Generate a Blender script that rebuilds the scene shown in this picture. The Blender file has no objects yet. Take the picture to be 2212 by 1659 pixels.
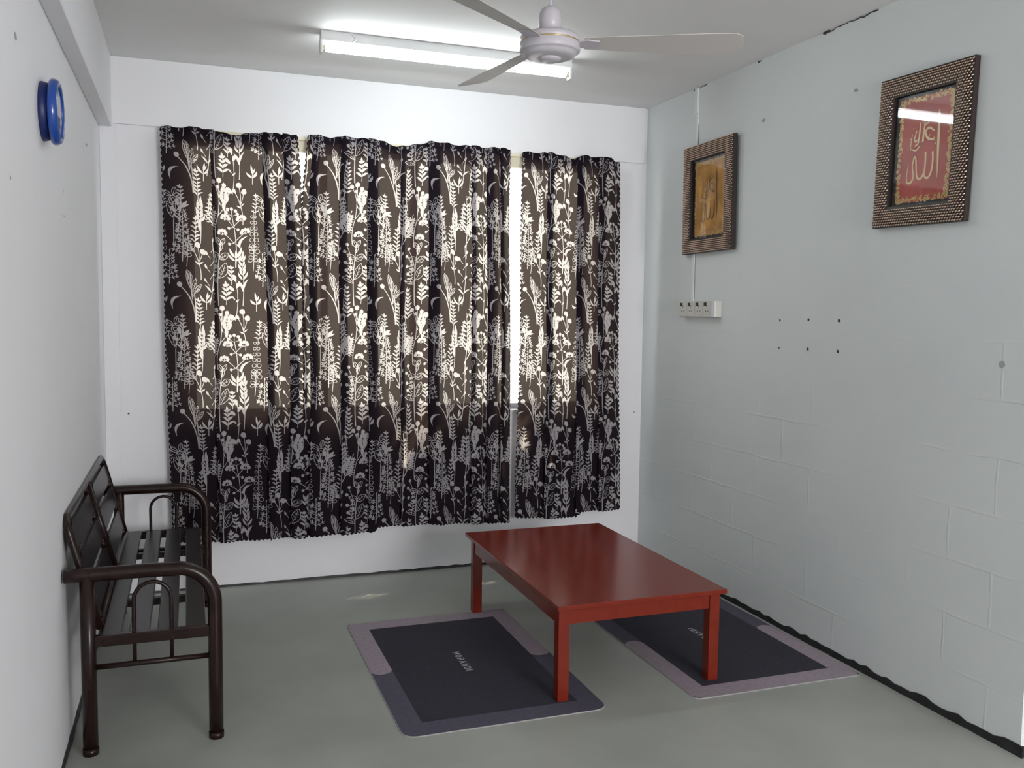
import bpy, bmesh, math, random
import numpy as np
from mathutils import Vector, Matrix
from mathutils.geometry import delaunay_2d_cdt
random.seed(4)
PI = math.pi
COL = bpy.context.scene.collection
H = 2.70          # ceiling height
W = 3.013         # right wall plane

# ------------------------------------------------------------------ materials
def mat(name, base, rough=0.6, metal=0.0, spec=0.5, noise=None, bump=None, emit=None, coat=0.0):
    """noise=(scale, amount) albedo mottling ; bump=(scale, strength, distance)"""
    m = bpy.data.materials.new(name); m.use_nodes = True
    nt = m.node_tree; b = nt.nodes['Principled BSDF']
    b.inputs['Base Color'].default_value = (*base, 1)
    b.inputs['Roughness'].default_value = rough
    b.inputs['Metallic'].default_value = metal
    b.inputs['Specular IOR Level'].default_value = spec
    if coat: 
        b.inputs['Coat Weight'].default_value = coat; b.inputs['Coat Roughness'].default_value = 0.15
    tc = nt.nodes.new('ShaderNodeTexCoord')
    if noise:
        n = nt.nodes.new('ShaderNodeTexNoise'); n.inputs['Scale'].default_value = noise[0]
        n.inputs['Detail'].default_value = 6
        nt.links.new(tc.outputs['Object'], n.inputs['Vector'])
        r = nt.nodes.new('ShaderNodeValToRGB')
        a = noise[1]
        r.color_ramp.elements[0].position = 0.3; r.color_ramp.elements[1].position = 0.7
        r.color_ramp.elements[0].color = (*[c*(1-a) for c in base], 1)
        r.color_ramp.elements[1].color = (*[min(1, c*(1+a)) for c in base], 1)
        nt.links.new(n.outputs['Fac'], r.inputs['Fac'])
        nt.links.new(r.outputs['Color'], b.inputs['Base Color'])
    if bump:
        n2 = nt.nodes.new('ShaderNodeTexNoise'); n2.inputs['Scale'].default_value = bump[0]
        n2.inputs['Detail'].default_value = 5
        nt.links.new(tc.outputs['Object'], n2.inputs['Vector'])
        bp = nt.nodes.new('ShaderNodeBump'); bp.inputs['Strength'].default_value = bump[1]
        bp.inputs['Distance'].default_value = bump[2]
        nt.links.new(n2.outputs['Fac'], bp.inputs['Height'])
        nt.links.new(bp.outputs['Normal'], b.inputs['Normal'])
    if emit:
        b.inputs['Emission Color'].default_value = (*emit[0], 1)
        b.inputs['Emission Strength'].default_value = emit[1]
    return m

def glass(name, tint=(1, 1, 1), refl=1.0):
    m = bpy.data.materials.new(name); m.use_nodes = True
    nt = m.node_tree; nt.nodes.remove(nt.nodes['Principled BSDF'])
    out = nt.nodes['Material Output']
    t = nt.nodes.new('ShaderNodeBsdfTransparent'); t.inputs['Color'].default_value = (*tint, 1)
    g = nt.nodes.new('ShaderNodeBsdfGlossy'); g.inputs['Roughness'].default_value = 0.03
    lw = nt.nodes.new('ShaderNodeLayerWeight'); lw.inputs['Blend'].default_value = 0.5     # two-sided Schlick reflectance
    pw = nt.nodes.new('ShaderNodeMath'); pw.operation = 'POWER'; pw.inputs[1].default_value = 5
    f = nt.nodes.new('ShaderNodeMath'); f.operation = 'MULTIPLY_ADD'; f.inputs[1].default_value = 0.96*refl; f.inputs[2].default_value = 0.04*refl
    nt.links.new(lw.outputs['Facing'], pw.inputs[0]); nt.links.new(pw.outputs[0], f.inputs[0])
    mx = nt.nodes.new('ShaderNodeMixShader')
    nt.links.new(f.outputs[0], mx.inputs['Fac'])
    nt.links.new(t.outputs[0], mx.inputs[1]); nt.links.new(g.outputs[0], mx.inputs[2])
    nt.links.new(mx.outputs[0], out.inputs['Surface'])
    return m

def cloth(name, diff, trans, clear=0.0, ctint=(1, 1, 1)):
    m = bpy.data.materials.new(name); m.use_nodes = True
    nt = m.node_tree; nt.nodes.remove(nt.nodes['Principled BSDF'])
    out = nt.nodes['Material Output']
    tc = nt.nodes.new('ShaderNodeTexCoord')
    w = nt.nodes.new('ShaderNodeTexNoise'); w.inputs['Scale'].default_value = 220
    nt.links.new(tc.outputs['Object'], w.inputs['Vector'])
    bp = nt.nodes.new('ShaderNodeBump'); bp.inputs['Strength'].default_value = 0.15; bp.inputs['Distance'].default_value = 0.001
    nt.links.new(w.outputs['Fac'], bp.inputs['Height'])
    d = nt.nodes.new('ShaderNodeBsdfDiffuse'); d.inputs['Color'].default_value = (*diff, 1)
    t = nt.nodes.new('ShaderNodeBsdfTranslucent'); t.inputs['Color'].default_value = (*trans, 1)
    nt.links.new(bp.outputs['Normal'], d.inputs['Normal'])
    a = nt.nodes.new('ShaderNodeAddShader')
    nt.links.new(d.outputs[0], a.inputs[0]); nt.links.new(t.outputs[0], a.inputs[1])
    res = a
    if clear:
        tr = nt.nodes.new('ShaderNodeBsdfTransparent'); tr.inputs['Color'].default_value = (*ctint, 1)
        mx = nt.nodes.new('ShaderNodeMixShader'); mx.inputs['Fac'].default_value = clear
        nt.links.new(a.outputs[0], mx.inputs[1]); nt.links.new(tr.outputs[0], mx.inputs[2])
        res = mx
    nt.links.new(res.outputs[0], out.inputs['Surface'])
    return m

def block_wall(name, base):
    """painted block wall: faint mortar ridges showing through the paint, mostly low down"""
    m = mat(name, base, rough=0.55, noise=(1.3, 0.035))
    nt = m.node_tree; b = nt.nodes['Principled BSDF']
    tc = nt.nodes.new('ShaderNodeTexCoord')
    mp = nt.nodes.new('ShaderNodeMapping'); mp.inputs['Rotation'].default_value = (PI/2, 0, PI/2)
    sep = nt.nodes.new('ShaderNodeSeparateXYZ'); cmb = nt.nodes.new('ShaderNodeCombineXYZ')
    nt.links.new(tc.outputs['Object'], sep.inputs[0])
    nt.links.new(sep.outputs['Y'], cmb.inputs['X']); nt.links.new(sep.outputs['Z'], cmb.inputs['Y'])
    nz = nt.nodes.new('ShaderNodeTexNoise'); nz.inputs['Scale'].default_value = 6; nz.inputs['Detail'].default_value = 4
    nt.links.new(tc.outputs['Object'], nz.inputs['Vector'])
    vm = nt.nodes.new('ShaderNodeVectorMath'); vm.operation = 'SCALE'; vm.inputs['Scale'].default_value = 0.02
    nt.links.new(nz.outputs['Color'], vm.inputs[0])
    va = nt.nodes.new('ShaderNodeVectorMath'); va.operation = 'ADD'
    nt.links.new(cmb.outputs[0], va.inputs[0]); nt.links.new(vm.outputs[0], va.inputs[1])
    br = nt.nodes.new('ShaderNodeTexBrick'); br.inputs['Scale'].default_value = 1.0
    br.inputs['Brick Width'].default_value = 0.40; br.inputs['Row Height'].default_value = 0.20
    br.inputs['Mortar Size'].default_value = 0.006; br.inputs['Mortar Smooth'].default_value = 0.6
    nt.links.new(va.outputs[0], br.inputs['Vector'])
    n2 = nt.nodes.new('ShaderNodeTexNoise'); n2.inputs['Scale'].default_value = 2.2
    nt.links.new(tc.outputs['Object'], n2.inputs['Vector'])
    rp = nt.nodes.new('ShaderNodeValToRGB'); rp.color_ramp.elements[0].position = 0.42; rp.color_ramp.elements[1].position = 0.62
    nt.links.new(n2.outputs['Fac'], rp.inputs['Fac'])
    hz = nt.nodes.new('ShaderNodeMapRange'); hz.interpolation_type = 'SMOOTHSTEP'
    hz.inputs['From Min'].default_value = 0.9; hz.inputs['From Max'].default_value = 1.7; hz.inputs['To Min'].default_value = 1.0; hz.inputs['To Max'].default_value = 0.12
    nt.links.new(sep.outputs['Z'], hz.inputs['Value'])
    mh = nt.nodes.new('ShaderNodeMath'); mh.operation = 'MULTIPLY'
    nt.links.new(br.outputs['Fac'], mh.inputs[0]); nt.links.new(hz.outputs[0], mh.inputs[1])
    mu = nt.nodes.new('ShaderNodeMath'); mu.operation = 'MULTIPLY'
    nt.links.new(mh.outputs[0], mu.inputs[0]); nt.links.new(rp.outputs['Color'], mu.inputs[1])
    bp = nt.nodes.new('ShaderNodeBump'); bp.inputs['Strength'].default_value = 0.35; bp.inputs['Distance'].default_value = 0.004
    nt.links.new(mu.outputs[0], bp.inputs['Height']); nt.links.new(bp.outputs['Normal'], b.inputs['Normal'])
    return m

M = dict(
    wall=mat('white_paint', (0.76, 0.765, 0.79), 0.6, noise=(1.5, 0.02), bump=(60, 0.06, 0.002)),
    wall_r=block_wall('pale_grey_green_paint', (0.68, 0.718, 0.715)),
    ceil=mat('ceiling_paint', (0.74, 0.74, 0.735), 0.7, noise=(0.9, 0.03)),
    floor=mat('painted_concrete', (0.30, 0.315, 0.285), 0.42, noise=(2.5, 0.10), bump=(25, 0.06, 0.002)),
    black=mat('black_skirting', (0.012, 0.012, 0.014), 0.5, noise=(30, 0.5)),
    crack=mat('dark_crack', (0.05, 0.045, 0.04), 0.9),
    cream=mat('cream_gloss_wood', (0.72, 0.66, 0.50), 0.35),
    alu=mat('white_aluminium', (0.62, 0.63, 0.65), 0.4),
    steel=mat('dark_brown_metal', (0.0145, 0.0062, 0.0052), 0.27, spec=0.30, noise=(14, 0.25)),
    slat=mat('dark_brown_sheet', (0.0125, 0.0085, 0.0095), 0.30, spec=0.42),
    rubber=mat('black_rubber', (0.01, 0.01, 0.01), 0.7),
    white_p=mat('white_plastic', (0.70, 0.71, 0.72), 0.4),
    fan=mat('fan_enamel', (0.52, 0.50, 0.54), 0.35),
    fan_gold=mat('fan_gold_line', (0.55, 0.42, 0.20), 0.3, metal=0.8),
    blade=mat('fan_blade_paint', (0.50, 0.48, 0.46), 0.5),
    tube=mat('lit_tube', (0.9, 0.9, 0.9), 0.4, emit=((0.93, 1.0, 0.99), 29.0)),
    brass=mat('tube_cap_metal', (0.55, 0.48, 0.38), 0.35, metal=0.9),
    blue=mat('blue_plastic', (0.008, 0.062, 0.32), 0.22, coat=0.3),
    dblue=mat('dark_blue_plastic', (0.004, 0.014, 0.10), 0.45),
    face=mat('clock_face', (0.80, 0.82, 0.86), 0.5),
    ink=mat('black_ink', (0.02, 0.02, 0.025), 0.6),
    socket=mat('aged_plastic', (0.60, 0.60, 0.55), 0.4),
    bronze=mat('bronze_weave', (0.74, 0.58, 0.46), 0.22, metal=1.0),
    fbase=mat('dark_frame', (0.020, 0.012, 0.010), 0.5),
    mboard=mat('black_mount', (0.012, 0.016, 0.020), 0.5),
    red=mat('red_print', (0.50, 0.085, 0.06), 0.5, noise=(9, 0.12)),
    gold=mat('gold_print', (0.72, 0.52, 0.20), 0.4, metal=0.15),
    pale_gold=mat('pale_gold_print', (0.78, 0.60, 0.32), 0.4, metal=0.1),
    amber=mat('amber_print', (0.50, 0.25, 0.045), 0.4, noise=(14, 0.30)),
    umber=mat('umber_print', (0.20, 0.10, 0.025), 0.5),
    glass=glass('clear_glass'),
    mat_dark=mat('mat_pile_dark', (0.0175, 0.0165, 0.028), 0.9, noise=(60, 0.2), bump=(300, 0.3, 0.002)),
    mat_mid=mat('mat_pile_slate', (0.062, 0.058, 0.086), 0.9, noise=(60, 0.12), bump=(300, 0.3, 0.002)),
    mat_light=mat('mat_pile_mauve', (0.27, 0.225, 0.262), 0.9, noise=(60, 0.10), bump=(300, 0.3, 0.002)),
    mat_edge=mat('mat_rubber_edge', (0.35, 0.34, 0.34), 0.7),
    mat_text=mat('mat_lettering', (0.45, 0.44, 0.48), 0.8),
    cloth=cloth('curtain_dark_cloth', (0.012, 0.009, 0.013), (0.013, 0.0085, 0.0065), 0.0085, (1, 0.95, 0.76)),
    print=cloth('curtain_white_print', (0.285, 0.27, 0.285), (0.11, 0.10, 0.085), 0.072, (1, 0.95, 0.86)),
    hem=cloth('curtain_hem_cloth', (0.012, 0.010, 0.013), (0.012, 0.010, 0.010)),
)

def wood():
    m = mat('red_stained_wood', (0.15, 0.022, 0.012), 0.18, spec=0.30)
    nt = m.node_tree; b = nt.nodes['Principled BSDF']
    tc = nt.nodes.new('ShaderNodeTexCoord'); mp = nt.nodes.new('ShaderNodeMapping')
    mp.inputs['Scale'].default_value = (9, 0.7, 9)
    n = nt.nodes.new('ShaderNodeTexNoise'); n.inputs['Scale'].default_value = 2.5; n.inputs['Detail'].default_value = 3
    nt.links.new(tc.outputs['Object'], mp.inputs[0]); nt.links.new(mp.outputs[0], n.inputs['Vector'])
    r = nt.nodes.new('ShaderNodeValToRGB')
    r.color_ramp.elements[0].position = 0.1; r.color_ramp.elements[1].position = 0.9
    r.color_ramp.elements[0].color = (0.140, 0.015, 0.0075, 1); r.color_ramp.elements[1].color = (0.195, 0.023, 0.0105, 1)
    nt.links.new(n.outputs['Fac'], r.inputs['Fac']); nt.links.new(r.outputs['Color'], b.inputs['Base Color'])
    return m
M['wood'] = wood()

# ------------------------------------------------------------------ mesh builder
class MB:
    def __init__(s): s.v = []; s.f = []; s.m = []; s.sm = []
    def add(s, vs, fs, mi=0, smooth=False):
        o = len(s.v); s.v += [tuple(v) for v in vs]
        for f in fs: s.f.append([i+o for i in f]); s.m.append(mi); s.sm.append(smooth)
    def box(s, a, b, mi=0, bev=0.0, xf=None):
        bm = bmesh.new()
        bmesh.ops.create_cube(bm, size=1)
        for v in bm.verts:
            v.co = Vector([(a[i]+b[i])/2 + v.co[i]*(b[i]-a[i]) for i in range(3)])
        if bev: bmesh.ops.bevel(bm, geom=bm.edges[:], offset=bev, segments=2, affect='EDGES', profile=0.5)
        if xf: bm.transform(xf)
        bm.verts.index_update()
        s.add([v.co[:] for v in bm.verts], [[v.index for v in f.verts] for f in bm.faces], mi)
        bm.free()
    def tube(s, pts, r, n=12, mi=0, cap=True, closed=False, sy=1.0):
        pts = [Vector(p) for p in pts]; k = len(pts); rings = []
        rr = r if isinstance(r, (list, tuple)) else [r]*k
        up = None; vs = []
        for i, p in enumerate(pts):
            if closed: t = (pts[(i+1) % k]-pts[i-1]).normalized()
            else: t = (pts[min(i+1, k-1)]-pts[max(i-1, 0)]).normalized()
            if up is None:
                a = Vector((0, 0, 1)) if abs(t.z) < 0.9 else Vector((1, 0, 0))
                up = (a - t*a.dot(t)).normalized()
            else: up = (up - t*up.dot(t)).normalized()
            sd = t.cross(up)
            for j in range(n):
                q = 2*PI*j/n; vs.append(p + up*(math.cos(q)*rr[i]) + sd*(math.sin(q)*rr[i]*sy))
        fs = []
        for i in range(k if closed else k-1):
            for j in range(n):
                a = i*n+j; b = i*n+(j+1) % n; c = ((i+1) % k)*n+(j+1) % n; d = ((i+1) % k)*n+j
                fs.append([a, d, c, b])
        s.add(vs, fs, mi, True)
        if cap and not closed:
            o = len(s.v)-len(vs)
            s.f.append([o+j for j in range(n)]); s.m.append(mi); s.sm.append(False)
            s.f.append([o+(k-1)*n+j for j in reversed(range(n))]); s.m.append(mi); s.sm.append(False)
    def lathe(s, prof, n=40, mi=0, xf=None, smooth=True):
        """prof: (radius, z) bottom to top around +z"""
        vs = []; fs = []; k = len(prof)
        for r, z in prof:
            for j in range(n):
                q = 2*PI*j/n; v = Vector((r*math.cos(q), r*math.sin(q), z))
                vs.append(xf @ v if xf else v)
        for i in range(k-1):
            for j in range(n):
                fs.append([i*n+j, i*n+(j+1) % n, (i+1)*n+(j+1) % n, (i+1)*n+j])
        s.add(vs, fs, mi, smooth)
        o = len(s.v)-len(vs)
        if prof[0][0] > 1e-5: s.f.append([o+j for j in reversed(range(n))]); s.m.append(mi); s.sm.append(False)
        if prof[-1][0] > 1e-5: s.f.append([o+(k-1)*n+j for j in range(n)]); s.m.append(mi); s.sm.append(False)
    def poly(s, pts2, fn, depth, mi=0):
        """extrude a simple 2-D outline: fn(u,v,d)->xyz"""
        n = len(pts2)
        vs = [fn(u, v, 0) for u, v in pts2]+[fn(u, v, depth) for u, v in pts2]
        fs = [[n+i for i in range(n)], list(reversed(range(n)))]
        for i in range(n): fs.append([i, (i+1) % n, n+(i+1) % n, n+i])
        s.add(vs, fs, mi)

def tag(o, label=None, cat=None, group=None, kind=None):
    if label: o['label'] = label
    if cat: o['category'] = cat
    if group: o['group'] = group
    if kind: o['kind'] = kind
    return o
ROOT = {}
def root(name, loc, label, cat, group=None):
    o = bpy.data.objects.new(name, None); o.empty_display_size = 0.05
    o.location = loc; COL.objects.link(o); ROOT[o.name] = Vector(loc)
    return tag(o, label, cat, group)
def origin(o):
    t = Vector((0, 0, 0))
    while o: t += o.location; o = o.parent
    return t
def obj(name, mb, mats, parent=None, loc=None, recalc=True):
    """mb is in world coordinates; stored relative to its parent (or to loc)"""
    if not isinstance(mats, (list, tuple)): mats = [mats]
    me = bpy.data.meshes.new(name)
    off = origin(parent) if parent else Vector(loc or (0, 0, 0))
    me.from_pydata([tuple(Vector(v)-off) for v in mb.v], [], mb.f); me.update()
    for m in mats: me.materials.append(m)
    me.polygons.foreach_set('material_index', mb.m)
    me.polygons.foreach_set('use_smooth', mb.sm)
    if recalc:
        bm = bmesh.new(); bm.from_mesh(me)
        bmesh.ops.recalc_face_normals(bm, faces=bm.faces[:]); bm.to_mesh(me); bm.free()
    o = bpy.data.objects.new(name, me); COL.objects.link(o)
    if parent: o.parent = parent
    else: o.location = off
    return o
def struct(name, mb, m, parent=None):
    o = obj(name, mb, m, parent)
    if not parent: o['kind'] = 'structure'
    return o
def arc(c, r, a0, a1, n, fn):
    return [fn(c[0]+r*math.cos(a0+(a1-a0)*i/n), c[1]+r*math.sin(a0+(a1-a0)*i/n)) for i in range(n+1)]

# ------------------------------------------------------------------ room shell
YR = -7.2          # rear wall
XE = 5.6           # far side of the area beyond the right wall
b = MB(); b.box((-0.15, YR-0.15, -0.12), (XE+0.15, 0.25, 0)); struct('floor', b, M['floor'])
b = MB(); b.box((-0.15, YR-0.15, H), (XE+0.15, 0.25, H+0.12)); struct('ceiling', b, M['ceil'])
b = MB(); b.box((-0.15, YR-0.15, 0), (0, 0.25, H)); wl = struct('wall_left', b, M['wall'])
# back wall, with opening x .40-2.68, z .905-2.30 ; lintel and corner pier stand 12 mm proud
OX0, OX1, OZ0, OZ1 = 0.40, 2.68, 0.905, 2.37
b = MB()
b.box((0, 0, 0), (OX0, 0.15, H)); b.box((OX1, 0, 0), (W+0.1, 0.15, H))
b.box((OX0, 0, 0), (OX1, 0.15, OZ0)); b.box((OX0, 0, OZ1), (OX1, 0.15, H))
b.box((0, -0.013, 2.376), (W-0.02, 0, H), bev=0.002); b.box((0, -0.013, 0), (0.072, 0, 2.376), bev=0.003)
wb = struct('wall_back', b, M['wall'])
b = MB(); b.box((W, -2.76, 0), (W+0.12, 0, H)); b.box((W+0.12, -2.76, 0), (XE, -2.64, H))
wr = struct('wall_right', b, M['wall_r'])
b = MB(); b.box((XE, YR, 0), (XE+0.15, -2.64, H)); struct('wall_side', b, M['wall'])
# rear wall with a wide opening behind the camera
b = MB(); RX0, RX1, RZ0, RZ1 = 1.8, 3.3, 0.9, 2.1
b.box((-0.15, YR-0.15, 0), (RX0, YR, H)); b.box((RX1, YR-0.15, 0), (XE+0.15, YR, H))
b.box((RX0, YR-0.15, 0), (RX1, YR, RZ0)); b.box((RX0, YR-0.15, RZ1), (RX1, YR, H))
struct('wall_rear', b, M['wall'])
# beam along the left wall
b = MB(); b.box((0, -4.6, 2.358), (0.058, -0.013, H), bev=0.003); struct('trim_1', b, M['wall'])
# black skirting strips (slightly ragged)
def skirting(name, p0, p1, nrm, h0, h1, t, n):
    b = MB(); p0 = Vector(p0); p1 = Vector(p1); nrm = Vector(nrm); vs = []
    for i in range(n+1):
        k = i/n; p = p0.lerp(p1, k); hh = (h0+(h1-h0)*k)*(1+random.uniform(-0.25, 0.2)); tt = t*(1+random.uniform(-0.35, 0.25))
        vs += [p, p+nrm*tt, p+nrm*tt*0.8+Vector((0, 0, hh)), p+Vector((0, 0, hh))]
    fs = []
    for i in range(n):
        o = i*4
        for j in range(4): fs.append([o+j, o+(j+1) % 4, o+4+(j+1) % 4, o+4+j])
    fs += [[0, 1, 2, 3], [n*4+3, n*4+2, n*4+1, n*4]]
    b.add(vs, fs); return struct(name, b, M['black'])
skirting('baseboard_right', (W, -0.02, 0), (W, -2.772, 0), (-1, 0, 0), 0.022, 0.034, 0.006, 70)
skirting('baseboard_back', (0.075, 0, 0), (W-0.01, 0, 0), (0, -1, 0), 0.008, 0.019, 0.005, 60)
skirting('baseboard_left', (0, -0.02, 0), (0, -4.6, 0), (1, 0, 0), 0.02, 0.024, 0.008, 70)
skirting('baseboard_end', (W-0.006, -2.76, 0), (4.5, -2.76, 0), (0, -1, 0), 0.034, 0.03, 0.006, 12)
# small drill holes, chips and hairline cracks
def spot(parent, c, axis, r, n=9, name='screw_hole', m='crack', stretch=1.0):
    b = MB(); u, v = [(1, 2), (0, 2)][axis]; d = [-1, -1][axis] if axis == 1 or c[0] > 1 else 1
    vs = []
    for lay in (0, 0.0012):
        for j in range(n):
            q = 2*PI*j/n; p = list(c); p[axis] += d*lay
            k = r*random.uniform(0.75, 1.15)
            p[u] += math.cos(q)*k*stretch; p[v] += math.sin(q)*k; vs.append(p)
    fs = [[n+i for i in range(n)]]+[[i, (i+1) % n, n+(i+1) % n, n+i] for i in range(n)]
    b.add(vs, fs); return obj(name, b, M[m], parent)
for y, z, r in [(-1.361, 1.451, .006), (-1.57, 1.456, .0065), (-1.772, 1.454, .0075), (-1.361, 1.323, .005), (-1.571, 1.325, .007), (-1.771, 1.323, .007)]:
    spot(wr, (W, y, z), 0, r)
M['smudge'] = mat('grey_smudge', (0.36, 0.37, 0.38), 0.8)
for y, z, r, s in [(-1.82, 2.406, .008, 1.7), (-1.179, 2.407, .009, 1.6), (-2.604, 1.315, .013, 1)]:
    spot(wr, (W, y, z), 0, r, name='wall_chip', m='smudge', stretch=s)
for y, z, r, s in [(-2.347, 2.139, .010, 1.9), (-0.634, 2.161, .007, 2.5), (-1.476, 1.865, .006, 1), (-1.469, 1.78, .004, 1), (-2.476, 1.774, .006, 1)]:
    spot(wl, (0, y, z), 0, r, name='wall_chip', m='smudge', stretch=s)
spot(wb, (0.108, 0, 0.938), 1, .005); spot(wb, (2.968, 0, 0.875), 1, .006, name='wall_chip', m='smudge')
def crack(y0, y1, z, w):
    n = max(6, int(abs(y1-y0)/0.02)); pts = [(W-0.001, y0+(y1-y0)*i/n, z+random.uniform(-.004, .004)) for i in range(n+1)]
    b = MB(); b.tube(pts, [w*random.uniform(.5, 1.2) for _ in pts], n=5); obj('crack', b, M['crack'], wr)
crack(-0.53, -0.66, 2.694, .003); crack(-1.12, -1.15, 2.695, .003); crack(-1.60, -1.93, 2.696, .003); crack(-1.60, -1.64, 2.695, .006)

# window 1 : white aluminium frame, three sashes, clear panes
b = MB(); y0, y1 = 0.07, 0.12; t = 0.035
b.box((OX0, y0, OZ0), (OX1, y1, OZ0+t)); b.box((OX0, y0, OZ1-t), (OX1, y1, OZ1))
b.box((OX0, y0, OZ0), (OX0+t, y1, OZ1)); b.box((OX1-t, y0, OZ0), (OX1, y1, OZ1))
mull = [1.10, 1.60, 2.085]
for x in mull: b.box((x-0.018, y0, OZ0+t), (x+0.018, y1, OZ1-t))
win = obj('window_1', b, M['alu'], loc=(1.54, 0.095, OZ0)); win['kind'] = 'structure'
xs = [OX0+t]+[v for x in mull for v in (x-0.018, x+0.018)]+[OX1-t]
for i in range(0, len(xs), 2):
    b = MB(); b.box((xs[i], 0.093, OZ0+t), (xs[i+1], 0.097, OZ1-t)); obj('pane', b, M['glass'], win)
b = MB(); b.box((2.095, 0.045, 1.58), (2.125, 0.068, 1.60)); b.box((2.10, 0.045, 1.53), (2.112, 0.055, 1.585)); obj('latch', b, M['steel'], win)
b = MB(); b.box((OX0, -0.012, OZ0-0.012), (OX1, 0.07, OZ0+0.004), bev=0.002); obj('sill', b, M['alu'], win)

# unseen ledge and leaves added outside to block sun, openings shaped for its patches
SUN = Vector((-0.336, -0.304, -0.891))
b = MB(); b.box((-0.3, 0.15, 2.74), (4.2, 0.24, 2.82)); ev = struct('shade_ledge', b, M['wall'])
b = MB(); rl = random.Random(11)
GAPS = [(1.60, 0.86, 0.10, 0.085), (2.205, 0.775, 0.035, 0.08), (2.375, 0.70, 0.026, 0.08)]
for _ in range(13000):
    x = rl.uniform(0.4, 4.2); y = rl.uniform(0.05, 1.15); z = rl.uniform(2.84, 3.25)
    c = Vector((x, y, z)); k = (y+0.09)/0.304; px, pz = x-0.336*k, z-0.891*k
    if any(((px-gx)/(ga+.05))**2+((pz-gz)/(gb+.05))**2 < 1.25 for gx, gz, ga, gb in GAPS): continue
    u = Vector((rl.gauss(0, 1), rl.gauss(0, 1), rl.gauss(0, 0.4))).normalized(); v = u.cross(Vector((rl.gauss(0, .5), rl.gauss(0, .5), 1))).normalized()
    l = rl.uniform(.05, .08); b.add([c-u*l, c+v*l*0.45, c+u*l, c-v*l*0.45], [[0, 1, 2, 3]])
o = obj('shade_leaves', b, mat('leaf_green', (0.05, 0.10, 0.02), 0.6), ev, recalc=False); o['kind'] = 'stuff'

# ------------------------------------------------------------------ curtain rail and curtains
b = MB(); b.box((0.296, -0.045, 2.292), (2.775, -0.0135, 2.372), bev=0.003); b.box((0.296, -0.055, 2.352), (2.775, -0.045, 2.368), bev=0.002)
o = obj('curtain_rail', b, M['cream'], loc=(1.535, -0.03, 2.33))
tag(o, 'long cream curtain rail showing in the gaps above the dark curtains', 'curtain rail')

# ---- botanical print : one repeat, drawn as outlines and cut into the cloth mesh
PX = 0.000697
TU, TV = 746, 922
polys = []; JR = random.Random(21)
def P(pts): polys.append(pts)
def stroke(pts, w0, w1=None):
    w1 = w0 if w1 is None else w1; n = len(pts); L = []; R_ = []
    for i, (x, y) in enumerate(pts):
        ax, ay = pts[max(i-1, 0)]; bx, by = pts[min(i+1, n-1)]
        d = math.hypot(bx-ax, by-ay) or 1; nx, ny = -(by-ay)/d, (bx-ax)/d
        w = (w0+(w1-w0)*i/(n-1))*0.34
        L.append((x+nx*w, y+ny*w)); R_.append((x-nx*w, y-ny*w))
    P(L+R_[::-1])
def curve(p0, p1, bend=0.0, n=6):
    dx, dy = p1[0]-p0[0], p1[1]-p0[1]
    return [(p0[0]+dx*t-dy*bend*4*t*(1-t), p0[1]+dy*t+dx*bend*4*t*(1-t)) for t in [i/n for i in range(n+1)]]
def tip(p, a, l): return (p[0]+math.sin(a)*l, p[1]-math.cos(a)*l)      # angle from 'up', y grows downwards
def leaf(p, a, l, w, bend=0.0):
    a += JR.uniform(-.16, .16); l *= JR.uniform(.84, 1.16); w *= JR.uniform(.85, 1.1)
    c = curve(p, tip(p, a, l), bend, 5); n = len(c); A = []; B = []
    for i, (x, y) in enumerate(c):
        ax, ay = c[max(i-1, 0)]; bx, by = c[min(i+1, n-1)]
        d = math.hypot(bx-ax, by-ay) or 1; nx, ny = -(by-ay)/d, (bx-ax)/d
        h = w*0.42*math.sin(PI*min(1, max(0, i/(n-1)))**0.85)
        A.append((x+nx*h, y+ny*h)); B.append((x-nx*h, y-ny*h))
    P(A+B[1:-1][::-1])
def oleaf(p, a, l, w, bend=0.0, sw=6, vein=True, hatch=0):
    e = tip(p, a, l)
    stroke(curve(p, e, bend+w/l*0.5, 7), sw); stroke(curve(p, e, bend-w/l*0.5, 7), sw)
    if vein: stroke(curve(p, tip(p, a, l*0.85), bend, 5), sw*0.8)
    for k in range(hatch):
        q = tip(p, a, l*(0.25+0.55*k/max(1, hatch)))
        for s in (-1, 1): stroke([q, tip(q, a+s*0.8, w*0.36)], sw*0.6)
def disc(c, r, n=8): P([(c[0]+r*math.cos(2*PI*i/n), c[1]+r*math.sin(2*PI*i/n)) for i in range(n)])
def ring(c, r, sw=6):
    for a in (0, PI): stroke([(c[0]+r*math.cos(a+PI*i/6), c[1]+r*math.sin(a+PI*i/6)) for i in range(7)], sw)
def m_branch(x, y):                                    # big outlined leaves and buds
    top = (x+20, y-440); st = curve((x, y), top, -0.03, 8); stroke(st, 11, 7)
    oleaf((x+2, y-200), 0.45, 130, 62, 0.06, hatch=3); oleaf((x-2, y-170), -1.15, 95, 40, 0.12, hatch=1)
    oleaf((x+12, y-340), 1.0, 80, 46, hatch=2); oleaf((x+16, y-360), -1.3, 75, 34)
    oleaf(top, 0.55, 62, 30); oleaf(top, -0.45, 62, 30); oleaf((x+20, y-400), 0.1, 70, 26)
    s2 = curve((x, y-240), (x-52, y-440), 0.06, 6); stroke(s2, 7, 5)
    for k, (dx, dy) in enumerate([(-70, -400), (-30, -352), (-66, -320), (-22, -288), (-52, -455), (-60, -262)]): disc((x+dx, y+dy), 13)
    for dx, dy, ex, ey in [(-46, -380, -70, -400), (-40, -340, -30, -352), (-34, -310, -66, -320), (-20, -275, -60, -262)]: stroke([(x+dx, y+dy), (x+ex, y+ey)], 5)
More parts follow.
